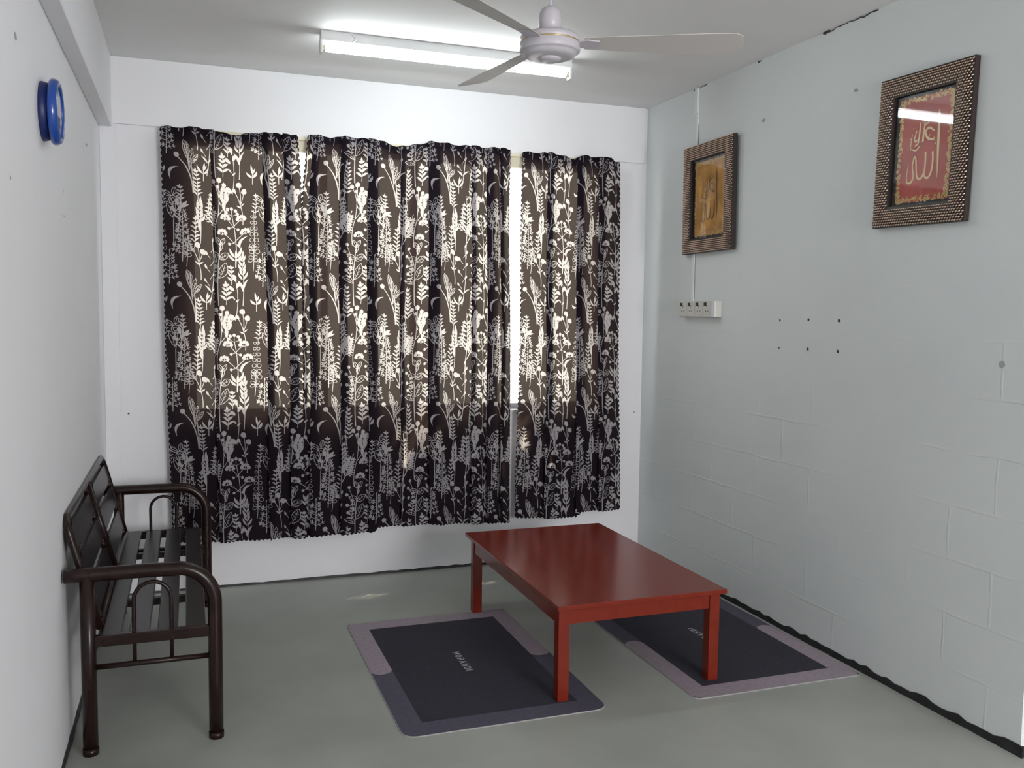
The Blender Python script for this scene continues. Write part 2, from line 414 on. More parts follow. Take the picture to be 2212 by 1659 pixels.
def m_tulip(x, y):
    stroke([(x, y), (x+2, y-80)], 7)
    for a in (-0.75, 0.75): leaf((x+1, y-50), a, 66, 22, 0.12*(1 if a > 0 else -1))
    leaf((x+2, y-70), 0, 70, 18); leaf((x+2, y-74), 0.4, 50, 14)
def m_sprig(x, y, h=130, n=4, l=48, w=17, lean=0.0):
    top = (x+lean*h, y-h); st = curve((x, y), top, 0.03, 6); stroke(st, 6, 4)
    for k in range(n):
        t = 0.2+0.68*k/(n-1); q = (x+lean*h*t, y-h*t); ll = l*(1.15-0.55*t)
        for s in (-1, 1): leaf(q, s*0.95, ll, w, -0.12*s)
    leaf((x+lean*h*0.9, y-h*0.9), lean, l*0.7, w)
def m_wheat(x, y, h=370):
    stroke(curve((x, y), (x+4, y-h*0.8), 0.02, 5), 8, 6)
    for k in range(5):
        q = (x+3, y-h*(0.52+0.09*k))
        for s in (-1, 1): leaf(q, s*0.42, 62-4*k, 20, 0.08*s)
    leaf((x+4, y-h*0.92), 0.05, 66, 22)
    for s in (-1, 1): leaf((x+1, y-h*0.28), s*0.30, 105, 24, -0.12*s)
def m_conifer(x, y, h, w):
    stroke(curve((x, y), (x+4, y-h), 0.012, 6), 9, 5); n = int(h/30)
    for k in range(n):
        for s in (-1, 1):
            t = 0.15+0.80*(k+JR.uniform(-.25, .25))/n; ww = (w*(1-t)*0.60+12)*JR.uniform(.8, 1.15)
            q = (x+4*t, y-h*t); a = s*JR.uniform(0.75, 1.25); stroke([q, tip(q, a, ww)], 6, 4)
            m = max(1, int(ww/19))
            for i in range(m):
                qq = tip(q, a, ww*(i+0.8)/m); leaf(qq, a+0.9, 20, 9); leaf(qq, a-0.9, 20, 9)
            leaf(tip(q, a, ww), a, 20, 9)
    leaf((x+4, y-h*0.97), 0, 24, 10)
def m_outflower(x, y):
    stroke(curve((x, y), (x+4, y-180), 0.03, 5), 6)
    for a in (-2.0, -0.9, 0.9, 2.0): oleaf((x+2, y-88), a, 38, 24, vein=False, sw=5)
    for a in (-0.8, 0.8, 0): oleaf((x+4, y-150), a, 42, 24, vein=False, sw=5)
def m_rosemary(x, y, h=320):
    stroke(curve((x, y), (x+6, y-h), -0.05, 7), 8, 5)
    for k in range(8):
        t = 0.22+0.74*k/8; q = (x+6*t+10*math.sin(t*3), y-h*t)
        for s in (-1, 1): leaf(q, s*(0.95-0.4*t), 54-22*t, 17, -0.1*s)
    stroke(curve((x-3, y-h*0.2), (x-44, y-h*0.3), 0.1, 3), 6)
def m_bell(x, y, h=300):
    stroke(curve((x, y), (x+6, y-h), 0.05, 6), 7, 5)
    for dx, dy, a in [(-8, -h*0.72, -0.9), (10, -h*0.80, 0.5), (4, -h*0.95, -0.2)]:
        leaf((x+dx, y+dy), a, 44, 30); disc((x+dx+math.sin(a)*34, y+dy-math.cos(a)*34), 15)
    leaf((x+2, y-h*0.45), 0.8, 36, 14); leaf((x, y-h*0.5), -0.7, 40, 14)
def m_balls(x, y, h=450):
    stroke(curve((x, y), (x+22, y-h*0.45), -0.06, 6), 8, 7); stroke(curve((x+22, y-h*0.45), (x+35, y-h+10), 0.02, 5), 7, 6)
    disc((x+36, y-h), 20); f = (x+30, y-h*0.72)
    for dx, dy, r in [(-38, -110, 17), (42, -92, 17), (-6, -78, 12)]:
        stroke(curve(f, (f[0]+dx, f[1]+dy), 0.06, 4), 6); disc((f[0]+dx, f[1]+dy), r)
    leaf((x+28, y-h*0.68), 2.6, 36, 12)
    s = (x+22, y-h*0.44); e = (s[0]+84, s[1]-190); stroke(curve(s, e, 0.10, 7), 7, 6); disc(e, 20)
    for t, dd, r in [(0.5, -26, 15), (0.72, 30, 14)]:
        q = (s[0]+84*t+10, s[1]-190*t); stroke([q, (q[0]+dd, q[1]-42)], 5); disc((q[0]+dd, q[1]-46), r)
def m_balls2(x, y, h=290):
    stroke(curve((x, y), (x-14, y-h*0.5), 0.05, 6), 8, 7); j = (x-14, y-h*0.5)
    for dx, dy, r in [(-8, -h*0.5, 20), (28, -h*0.32, 20), (-44, -h*0.36, 14)]:
        stroke(curve(j, (j[0]+dx, j[1]+dy), 0.05, 4), 7, 6); disc((j[0]+dx, j[1]+dy), r); disc((j[0]+dx+9, j[1]+dy+10), r*0.6)
    leaf((x-8, y-h*0.42), -0.9, 46, 15); leaf((x-12, y-h*0.46), 0.9, 40, 12)
def m_pods(x, y, h=420):
    stroke([(x, y), (x+2, y-h*0.45)], 9, 8); j = (x+2, y-h*0.44)
    stroke(curve(j, (x-18, y-h*0.85), 0.08, 5), 6); stroke(curve(j, (x+52, y-h*0.72), -0.10, 5), 7)
    oleaf((x-4, y-h*0.5), -0.32, 120, 44, 0.05, sw=6, hatch=1); oleaf((x+14, y-h*0.6), 0.05, 80, 40, sw=6)
    ring((x+4, y-h*0.80), 30, 7); ring((x+2, y-h*0.80), 14, 6)
    oleaf((x-10, y-h*0.86), -1.0, 70, 30); oleaf((x+2, y-h*0.88), 0.25, 62, 30); oleaf((x+20, y-h*0.82), 0.9, 50, 28)
    leaf((x+48, y-h*0.68), 0.75, 80, 34); leaf((x+54, y-h*0.70), 1.4, 60, 24); leaf((x+52, y-h*0.7), 0.1, 66, 20)
def m_fern(x, y, h=330):
    def frond(x, y, h, a, wd):
        e = tip((x, y), a, h); stroke(curve((x, y), e, 0.03, 6), 9, 5)
        for k in range(7):
            t = 0.25+0.7*k/7; q = (x+(e[0]-x)*t, y+(e[1]-y)*t); ll = wd*(1.15-t)*0.85+14
            for s in (-1, 1):
                aa = a+s*0.85; leaf(q, aa, ll, 15, -0.08*s)
                for kk in (0.4, 0.68):
                    qq = tip(q, aa, ll*kk); leaf(qq, aa+0.7, ll*0.34+8, 10); leaf(qq, aa-0.7, ll*0.34+8, 10)
        leaf(e, a, 24, 12)
    frond(x, y-120, h, 0.02, 88); stroke([(x, y), (x, y-122)], 8)
    frond(x+6, y-120, h*0.66, 0.38, 70)
def m_umbel(x, y, h=440):
    stroke(curve((x, y), (x-18, y-h+70), 0.04, 7), 9, 7)
    def head(c, r):
        for k in range(5): disc((c[0]+r*math.cos(PI+PI*k/4), c[1]+r*0.75*math.sin(PI+PI*k/4)), 13)
        for k in (0, 2, 4): stroke([(c[0], c[1]+r*0.5), (c[0]+r*math.cos(PI+PI*k/4), c[1]+r*0.75*math.sin(PI+PI*k/4))], 5)
    head((x-20, y-h+50), 42)
    for yy, ex, ey in [(y-h*0.66, 58, 62), (y-h*0.66, -58, 58), (y-h*0.40, 84, 78), (y-h*0.40, -86, 62)]:
        s = (x-10, yy); e = (x-10+ex, yy-ey); stroke(curve(s, e, 0.05*(1 if ex < 0 else -1), 4), 7); head((e[0], e[1]), 27)
    for yy in (y-h*0.66, y-h*0.40):
        for s in (-1, 1): disc((x-10+s*34, yy+12), 11); stroke([(x-10, yy), (x-10+s*34, yy+12)], 5)
    for a in (-0.6, 0.6): leaf((x, y-70), a, 84, 28, 0.10*(1 if a > 0 else -1))
def m_crescent(x, y):
    c = curve((x-42, y), (x+14, y-100), -0.22, 7); n = len(c)
    stroke(c, 4, 4); c2 = curve((x-42, y), (x+14, y-100), -0.38, 7); P(c+c2[1:-1][::-1])
def m_coral(x, y, h=380):
    stroke(curve((x+30, y), (x-20, y-h*0.52), 0.06, 7), 16, 12); stroke(curve((x+34, y-4), (x+20, y-h*0.55), 0.02, 6), 10, 12)
    for dx, h1, bend, w in [(-36, 0.98, 0.04, 20), (-4, 0.92, -0.03, 22), (34, 0.74, -0.07, 20), (66, 0.64, -0.14, 16)]:
        s = (x+8, y-h*0.42); e = (x+dx, y-h*h1); c = curve(s, e, bend, 7); stroke(c, 7, 6)
        oleaf(curve(s, e, bend, 7)[3], math.atan2(e[0]-s[0], s[1]-e[1]), h*h1*0.36, w*1.7, hatch=3, sw=5)
    stroke(curve((x-6, y-h*0.45), (x-74, y-h*0.70), 0.05, 4), 9); disc((x-80, y-h*0.73), 19)
def m_twig(x, y, h=450):
    stroke(curve((x, y), (x+24, y-h), 0.04, 8), 7, 5)
    for k in range(6):
        t = 0.3+0.65*k/6; q = (x+24*t-8, y-h*t); s = 1 if k % 2 else -1
        e = (q[0]+s*24, q[1]-34); stroke([q, e], 5); leaf((e[0], e[1]+8), s*0.3, 34, 20)
    leaf((x+24, y-h), 0.2, 40, 20)
    for s in (-1, 1): leaf((x+8, y-h*0.2), s*0.8, 60, 16, -0.1*s)
def m_chain(x, y, h=380):
    stroke([(x, y), (x+4, y-h)], 6, 4)
    for k in range(7):
        yy = y-h*(0.2+0.11*k); r = 21-1.6*k
        for s in (-1, 1): ring((x+s*r, yy), r*0.8, 5)
LAY = [(m_branch, 160, 600), (m_tulip, 290, 310), (m_sprig, 255, 440), (m_wheat, 337, 590), (m_outflower, 416, 345),
       (m_rosemary, 92, 760), (m_bell, 283, 700), (m_balls, 148, 1065), (m_balls2, 352, 920), (m_pods, 515, 1120),
       (m_fern, 48, 1150), (m_umbel, 292, 1230), (m_crescent, 372, 1105), (m_coral, 630, 735), (m_twig, 14, 600), (m_chain, 430, 1200)]
for fn, x, y in LAY: fn(x, y)
m_conifer(482, 460, 235, 84); m_conifer(572, 1215, 390, 92); m_sprig(215, 590, 150, 4, 56, 22); m_sprig(655, 1130, 230, 6, 46, 15, 0.06)
m_wheat(700, 1090, 300); m_tulip(432, 640); m_sprig(566, 800, 120, 4, 40, 14); m_balls2(700, 430, 250); m_crescent(545, 640)
m_sprig(690, 800, 240, 7, 44, 14, -0.04); m_wheat(215, 900, 230); m_sprig(440, 880, 170, 5, 36, 12, 0.08); m_outflower(600, 330); m_tulip(735, 640); m_sprig(120, 420, 150, 5, 34, 12, 0.1); m_bell(545, 1010, 200)

def build_tile():
    vs = []; ed = []; fa = []
    def wrap_ok(pl, ox, oy):
        xs = [p[0]+ox for p in pl]; ys = [p[1]+oy for p in pl]
        return max(xs) > 0 and min(xs) < TU and max(ys) > 0 and min(ys) < TV
    NX, NY = 84, 12
    for i in range(NX+1):
        x = TU*i/NX; o = len(vs); vs += [(x, 0), (x, TV)]; ed.append((o, o+1))
    for j in range(NY+1):
        y = TV*j/NY; o = len(vs); vs += [(0, y), (TU, y)]; ed.append((o, o+1))
    for pl in polys:
        q = []
        for p in pl:
            if not q or math.hypot(p[0]-q[-1][0], p[1]-q[-1][1]) > 1.0: q.append(p)
        if len(q) > 2 and math.hypot(q[0][0]-q[-1][0], q[0][1]-q[-1][1]) < 1.0: q.pop()
        if len(q) < 3: continue
        a = sum(q[i][0]*q[(i+1) % len(q)][1]-q[(i+1) % len(q)][0]*q[i][1] for i in range(len(q)))
        if abs(a) < 4: continue
        if a < 0: q = q[::-1]
        for ox in (-TU, 0, TU):
            for oy in (-2*TV, -TV, 0, TV):
                if wrap_ok(q, ox, oy):
                    o = len(vs); vs += [(x+ox, y+oy) for x, y in q]; fa.append([o+i for i in range(len(q))])
    r = delaunay_2d_cdt([Vector(v) for v in vs], ed, fa, 0, 1e-3)
    V = np.array([v[:] for v in r[0]]); F = np.array(r[2]); isP = np.array([len(x) > 0 for x in r[5]])
    c = V[F].mean(axis=1); k = (c[:, 0] > 0) & (c[:, 0] < TU) & (c[:, 1] > 0) & (c[:, 1] < TV)
    F = F[k]; isP = isP[k]
    u, inv = np.unique(F, return_inverse=True)
    return V[u]*PX, inv.reshape(-1, 3), isP
TILE = build_tile()
print('tile', len(TILE[0]), len(TILE[1]))

def catmull(P_, step):
    P_ = [np.array(p, float) for p in P_]; out = []
    Q = [2*P_[0]-P_[1]]+P_+[2*P_[-1]-P_[-2]]
    for i in range(1, len(Q)-2):
        for t in np.linspace(0, 1, 24, endpoint=False):
            a, b_, c, d = Q[i-1:i+3]
            out.append(0.5*((2*b_)+(c-a)*t+(2*a-5*b_+4*c-d)*t*t+(3*b_-a-3*c+d)*t**3))
    out.append(P_[-1]); out = np.array(out)
    s = np.r_[0, np.cumsum(np.hypot(*np.diff(out, axis=0).T))]
    n = int(s[-1]/step)+2; ss = np.linspace(0, s[-1], n)
    return ss, np.interp(ss, s, out[:, 0]), np.interp(ss, s, out[:, 1])

def curtain(name, x0, x1, top, bot, folds, zt_pts, zb_pts, u0, v0, label, y0=-0.085, seed=0, pull=(0, 0)):
    """x0,x1 nominal span; top/bot = (x0,x1) spans at the head and hem; folds = [(x, overlap, side)]"""
    rnd = random.Random(seed)
    cp = [(x0, y0)]; x = x0; last = x0
    fx = [f[0] for f in folds]
    for xc, ov, sd in folds+[(x1+0.02, 0, 1)]:
        a = last; e = xc-ov/2-0.012 if ov else x1
        n = max(1, int((e-a)/0.055))
        for i in range(1, n+1):
            xx = a+(e-a)*i/n
            if i < n: cp.append((xx, y0+0.011*math.sin(i*2.1+xc*9)+rnd.uniform(-.003, .003)))
        if ov:
            cp += [(xc-ov/2, y0), (xc+ov/2, y0-0.008*sd), (xc+ov/2+0.001, y0-0.015*sd), (xc-ov/2, y0-0.017*sd), (xc-ov/2-0.001, y0-0.024*sd), (xc+ov/2, y0-0.030*sd), (xc+ov/2+0.03, y0-0.020*sd)]
            last = xc+ov/2+0.035
    cp.append((x1, y0))
    ss, sx, sy = catmull(cp, 0.002); S = ss[-1]
    ztx = np.array([p[0] for p in zt_pts]); ztz = np.array([p[1] for p in zt_pts])
    LV = 2.09
    def fmap(u, v):
        X = np.interp(u, ss, sx); Y = np.interp(u, ss, sy)
        k = (X-x0)/(x1-x0)
        zt = np.interp(X, ztx, ztz)+0.004*np.sin(u*55)
        zb = np.interp(X, [p[0] for p in zb_pts], [p[1] for p in zb_pts])
        w = np.clip(v/LV, -0.02, 1.02); z = zt+(zb-zt)*w
        Xz = (top[0]+k*(top[1]-top[0]))*(1-w)+(bot[0]+k*(bot[1]-bot[0]))*w
        Xz = Xz+0.006*np.sin(2.7*z+X*5)*np.sin(PI*np.clip(w, 0, 1))
        ez = 1-np.exp(-(np.clip(v, 0, 3)/0.22)**1.5)
        Xz = Xz+ez*(pull[0]*np.clip(1-k, 0, 1)**6+pull[1]*np.clip(k, 0, 1)**6)
        amp = 0.75+0.5*np.clip(w, 0, 1)
        Yz = y0+(Y-y0)*amp+0.004*np.sin(3.1*z+u*11)
        hd = np.exp(-np.clip(v, 0, 1)/0.03)                        # gathered heading
        Yz = Yz+hd*0.006*np.sin(u*130)
        return np.stack([Xz, Yz, z], -1)
    V, F, isP = TILE; tu, tv = TU*PX, TV*PX
    allV = []; allF = []; allP = []; n = 0
    for i in range(int(math.floor(u0/tu)), int(math.ceil((u0+S)/tu))):
        for j in range(int(math.floor(v0/tv)), int(math.ceil((v0+LV)/tv))):
            allV.append(V+np.array([i*tu-u0, j*tv-v0])); allF.append(F+n); allP.append(isP); n += len(V)
    V2 = np.concatenate(allV); F2 = np.concatenate(allF); P2 = np.concatenate(allP)
    a = V2[F2]; keep = (a[:, :, 0].max(1) > 0) & (a[:, :, 0].min(1) < S) & (a[:, :, 1].max(1) > 0) & (a[:, :, 1].min(1) < LV)
    F2 = F2[keep]; P2 = P2[keep]; uq, inv = np.unique(F2, return_inverse=True); V2 = V2[uq]; F2 = inv.reshape(-1, 3)
    me = bpy.data.meshes.new(name)
    me.from_pydata(np.c_[V2, np.zeros(len(V2))].tolist(), [], F2.tolist())
    me.polygons.foreach_set('material_index', P2.astype(np.int32))
    bm = bmesh.new(); bm.from_mesh(me)
    bmesh.ops.remove_doubles(bm, verts=bm.verts[:], dist=1e-5)
    for co, no in (((0, 0, 0), (-1, 0, 0)), ((S, 0, 0), (1, 0, 0)), ((0, 0, 0), (0, -1, 0)), ((0, LV, 0), (0, 1, 0))):
        bmesh.ops.bisect_plane(bm, geom=bm.verts[:]+bm.edges[:]+bm.faces[:], dist=1e-6, plane_co=co, plane_no=no, clear_outer=True)
    bm.to_mesh(me); bm.free()
    nv = len(me.vertices); co = np.empty(nv*3, np.float32); me.vertices.foreach_get('co', co); co = co.reshape(-1, 3)
    u, v = co[:, 0].astype(float), co[:, 1].astype(float)
    p = fmap(u, v); e = 1e-3
    nrm = np.cross(fmap(u+e, v)-fmap(u-e, v), fmap(u, v+e)-fmap(u, v-e)); nrm /= np.linalg.norm(nrm, axis=1)[:, None]+1e-12
    off = np.array([(x0+x1)/2, y0, 2.37])
    me.vertices.foreach_set('co', (p-off).astype(np.float32).ravel())
    me.polygons.foreach_set('use_smooth', np.ones(len(me.polygons), bool)); me.update()
    # make winding agree with the analytic normals
    fn = np.empty(len(me.polygons)*3, np.float32); me.polygons.foreach_get('normal', fn); fn = fn.reshape(-1, 3)
    f0 = np.array([pl.vertices[0] for pl in me.polygons])
    if np.einsum('ij,ij->i', fn, nrm[f0]).mean() < 0: nrm = -nrm
    me.normals_split_custom_set_from_vertices(nrm.tolist())
    me.materials.append(M['cloth']); me.materials.append(M['print'])
    rt = root(name, tuple(off), label, 'curtain', 'dark botanical print curtains')
    c = bpy.data.objects.new('cloth', me); COL.objects.link(c); c.parent = rt
    # double heading and small scallops along hem and sides
    b = MB(); nn = int(S/0.012)
    uu = np.linspace(0, S, nn+1); A = fmap(uu, np.full(nn+1, 0.0)); B = fmap(uu, np.full(nn+1, 0.038))
    A[:, 1] += 0.0025; B[:, 1] += 0.0025; A[:, 2] += 0.003
    for i in range(nn): b.add([A[i], A[i+1], B[i+1], B[i]], [[0, 1, 2, 3]], 0, True)
    obj('heading', b, M['hem'], rt, recalc=False)
    def scallops(n, fn_):
        for i in range(n):
            pts = []
            for t in range(7):
                pts.append(fn_((i+t/6)/n, math.sin(PI*t/6)*0.0075))
            o_ = np.array(pts); b2.add(o_, [list(range(7))], 0, True)
    b2 = MB()
    scallops(int(S/0.022), lambda t, d: fmap(np.array([t*S]), np.array([LV+d-0.001]))[0])
    obj('scalloped_hem', b2, M['hem'], rt, recalc=False)
    for side in (0, 1):
        b2 = MB()
        def fs_(t, d):
            q = fmap(np.array([0.0 if side == 0 else S]), np.array([t*LV]))[0]; q[0] += (-d+0.001) if side == 0 else d-0.001; return q
        scallops(int(LV/0.028), fs_)
        obj('scalloped_edge', b2, M['hem'], rt, recalc=False)
    return rt
curtain('curtain', 0.286, 0.955, (0.284, 0.943), (0.312, 0.966), [(0.53, 0.018, 1), (0.79, 0.026, 1), (0.90, 0.034, 1)],
        [(0.284, 2.366), (0.471, 2.374), (0.599, 2.35), (0.679, 2.354), (0.754, 2.371), (0.941, 2.37)],
        [(0.28, 0.275), (0.55, 0.268), (0.78, 0.262), (0.80, 0.272), (0.98, 0.260)], 0.105-0.31, 0.19,
        'dark floral curtain hanging behind the bench', seed=1, y0=-0.072, pull=(0, 0.022))
curtain('curtain', 0.99, 2.105, (0.998, 2.103), (0.995, 2.131), [(1.035, 0.03, 1), (1.18, 0.034, 1), (1.328, 0.044, 1), (1.487, 0.022, 1), (1.662, 0.054, 1), (1.887, 0.024, 1), (1.985, 0.036, 1), (2.06, 0.022, 1)],
        [(0.999, 2.374), (1.077, 2.366), (1.185, 2.374), (1.347, 2.374), (1.439, 2.35), (1.515, 2.35), (1.645, 2.386), (1.913, 2.377), (2.099, 2.378)],
        [(0.97, 0.272), (1.325, 0.275), (1.35, 0.300), (1.66, 0.296), (1.70, 0.288), (2.14, 0.276)], 0.72, 0.19,
        'wide dark floral curtain in the middle of the window', seed=2, y0=-0.104, pull=(-0.034, -0.008))
curtain('curtain', 2.18, 2.805, (2.188, 2.787), (2.172, 2.837), [(2.357, 0.036, 1), (2.545, 0.034, 1), (2.68, 0.026, 1)],
        [(2.19, 2.374), (2.359, 2.378), (2.488, 2.356), (2.575, 2.378), (2.752, 2.374), (2.785, 2.358)],
        [(2.16, 0.292), (2.52, 0.272), (2.56, 0.306), (2.84, 0.300)], 0.36, 0.19,
        'narrow dark floral curtain nearest the framed pictures wall', seed=3)

# ------------------------------------------------------------------ bench
bl = root('metal_bench', (0.27, -1.03, 0), 'dark brown metal bench with slatted seat along the left wall', 'bench')
Y0, Y1 = -1.77, -0.30
R1 = 0.0235
for ye in (Y0, Y1):
    b = MB(); f = lambda x, z: (x, ye, z)
    pts = [f(0.008, 0.602), f(0.05, 0.602), f(0.15, 0.602), f(0.25, 0.602), f(0.345, 0.600)]
    pts += arc((0.345, 0.478), 0.124, PI/2, 0, 14, f)[1:] + [f(0.469, 0.40), f(0.469, 0.2), f(0.469, 0.012)]
    b.tube(pts, R1, 16); obj('armrest', b, M['steel'], bl)
    b = MB(); b.tube([f(0.469, 0), f(0.469, 0.022)], R1+0.0018, 16); obj('foot_cap', b, M['steel'], bl)
    b = MB(); b.tube([f(0.075, 0.597), f(0.075, 0.3), f(0.075, 0.012)], R1, 16); obj('leg', b, M['steel'], bl)
    b = MB(); b.tube([f(0.075, 0), f(0.075, 0.022)], R1+0.0018, 16); obj('foot_cap', b, M['steel'], bl)
    b = MB(); b.box((0.09, ye-0.011, 0.360), (0.452, ye+0.011, 0.398), bev=0.003); obj('seat_rail', b, M['steel'], bl)
    b = MB(); b.tube([f(0.09, 0.291), f(0.452, 0.291)], 0.0095, 10); obj('stretcher', b, M['steel'], bl)
    b = MB()
    pts = [f(0.214, 0.291), f(0.214, 0.40), f(0.214, 0.505)] + arc((0.272, 0.505), 0.058, PI, 0, 12, f)[1:] + [f(0.330, 0.40), f(0.330, 0.291)]
    b.tube(pts, 0.0068, 8); obj('arch_rod', b, M['steel'], bl)
# seat slats run along the wall
SZ = 0.398
for i in range(4):
    xa = 0.108+i*0.0885
    b = MB(); b.box((xa, Y0+0.008, SZ-0.014), (xa+0.066, Y1-0.008, SZ), bev=0.003); obj('seat_slat', b, M['slat'], bl)
for ys in (-1.353, -0.668, -0.592):
    b = MB(); b.box((0.095, ys-0.014, SZ-0.040), (0.452, ys+0.014, SZ-0.0145), bev=0.002); obj('seat_support', b, M['steel'], bl)
# backrest : leaning loop frame, centre post and wide slats
def bx(z): return 0.106-(z-0.40)*0.262
def fb(y, z, d=0): return (bx(z)+d, y, z)
b = MB(); ya, yb, zb0, zt0, rc = -1.715, -0.355, 0.405, 0.778, 0.055
pts = [fb(ya, zb0), fb(ya, 0.5), fb(ya, 0.6), fb(ya, zt0-rc)]
pts += [fb(y, z) for y, z in arc((ya+rc, zt0-rc), rc, PI, PI/2, 8, lambda y, z: (y, z))[1:]]
pts += [fb(-1.3, zt0), fb(-1.0, zt0), fb(-0.7, zt0)]
pts += [fb(y, z) for y, z in arc((yb-rc, zt0-rc), rc, PI/2, 0, 8, lambda y, z: (y, z))]
pts += [fb(yb, 0.6), fb(yb, 0.5), fb(yb, zb0)]
b.tube(pts, 0.0125, 10); obj('back_frame', b, M['steel'], bl)
b = MB(); b.tube([fb(-1.035, 0.41, 0.006), fb(-1.035, zt0, 0.006)], 0.012, 10); obj('back_post', b, M['steel'], bl)
b = MB(); b.tube([fb(ya, zb0+0.004), fb(yb, zb0+0.004)], 0.0125, 10); obj('back_rail', b, M['steel'], bl)
for za, zc in ((0.440, 0.530), (0.556, 0.640), (0.664, 0.744)):
    b = MB(); t = 0.004
    for (ys, ye_) in ((ya+0.01, -1.045), (-1.025, yb-0.01)):
        vs = [fb(ys, za, -t), fb(ye_, za, -t), fb(ye_, zc, -t), fb(ys, zc, -t), fb(ys, za, t), fb(ye_, za, t), fb(ye_, zc, t), fb(ys, zc, t)]
        b.add(vs, [[0, 1, 2, 3], [4, 7, 6, 5], [0, 4, 5, 1], [1, 5, 6, 2], [2, 6, 7, 3], [3, 7, 4, 0]])
    obj('back_slat', b, M['slat'], bl)
for yy in (ya+0.06, -1.11, -0.96, yb-0.06):
    for za, zc in ((0.742, zt0), (0.638, 0.668), (0.528, 0.558), (0.41, 0.443)):
        b = MB(); b.tube([fb(yy, za), fb(yy, zc)], 0.010, 8); obj('back_spacer', b, M['steel'], bl)

# ------------------------------------------------------------------ low table
TH = 0.379; LZ = 0.0045
tb = root('low_table', (2.045, -1.305, 0), 'low red-brown wooden table standing across two dark mats', 'table')
b = MB(); b.box((1.680, -1.905, TH-0.018), (2.412, -0.700, TH), bev=0.0025); obj('tabletop', b, M['wood'], tb)
LX = ((1.690, 1.735), (2.343, 2.388)); LY = ((-1.890, -1.845), (-0.760, -0.715))
LY = ((-1.890, -1.845), (-0.815, -0.770))
for xa, xb in LX:
    for ya_, yb_ in LY:
        b = MB(); b.box((xa, ya_, LZ), (xb, yb_, TH-0.018), bev=0.002); obj('leg', b, M['wood'], tb)
for ya_, yb_ in ((-1.885, -1.863), (-0.797, -0.775)):
    b = MB(); b.box((1.735, ya_, TH-0.078), (2.343, yb_, TH-0.018), bev=0.0015); obj('apron', b, M['wood'], tb)
for xa, xb in ((1.694, 1.714), (2.364, 2.384)):
    b = MB(); b.box((xa, -1.845, TH-0.078), (xb, -0.815, TH-0.018), bev=0.0015); obj('apron', b, M['wood'], tb)

# ------------------------------------------------------------------ floor mats
def rrect(x0, y0, x1, y1, rad, n=6):
    """rad: radii for corners (x1,y1),(x0,y1),(x0,y0),(x1,y0)"""
    pts = []
    for (cx, cy), r, a in zip(((x1, y1), (x0, y1), (x0, y0), (x1, y0)), rad, (0, PI/2, PI, 3*PI/2)):
        sx = -1 if cx == x1 else 1; sy = -1 if cy == y1 else 1
        if r < 1e-4: pts.append((cx, cy)); continue
        for i in range(n+1):
            q = a+PI/2*i/n; pts.append((cx+sx*r+r*math.cos(q), cy+sy*r+r*math.sin(q)))
    return pts
FONT = {'M': [[(0, 0), (0, 1), (.5, .35), (1, 1), (1, 0)]], 'O': [[(.5+.5*math.cos(2*PI*i/12), .5+.5*math.sin(2*PI*i/12)) for i in range(13)]],
        'R': [[(0, 0), (0, 1), (.65, 1), (.9, .85), (.9, .65), (.65, .5), (0, .5)], [(.5, .5), (.95, 0)]], 'A': [[(0, 0), (.5, 1), (1, 0)], [(.2, .38), (.8, .38)]],
        'N': [[(0, 0), (0, 1), (.95, 0), (.95, 1)]], 'D': [[(0, 0), (0, 1), (.5, 1), (.85, .8), (.95, .5), (.85, .2), (.5, 0), (0, 0)]], 'I': [[(0, 0), (0, 1)]]}
def ribbon(b, pts, w, z, fn, mi=0):
    for (ax, ay), (cx, cy) in zip(pts[:-1], pts[1:]):
        d = math.hypot(cx-ax, cy-ay); tx, ty = (cx-ax)/d, (cy-ay)/d
        ax -= tx*w*0.4; ay -= ty*w*0.4; cx += tx*w*0.4; cy += ty*w*0.4; nx, ny = -ty*w/2, tx*w/2
        q = [(ax+nx, ay+ny), (cx+nx, cy+ny), (cx-nx, cy-ny), (ax-nx, ay-ny)]
        b.add([fn(u, v, z) for u, v in q]+[fn(u, v, z+0.0006) for u, v in q], [[0, 1, 2, 3], [4, 7, 6, 5], [0, 4, 5, 1], [1, 5, 6, 2], [2, 6, 7, 3], [3, 7, 4, 0]], mi)
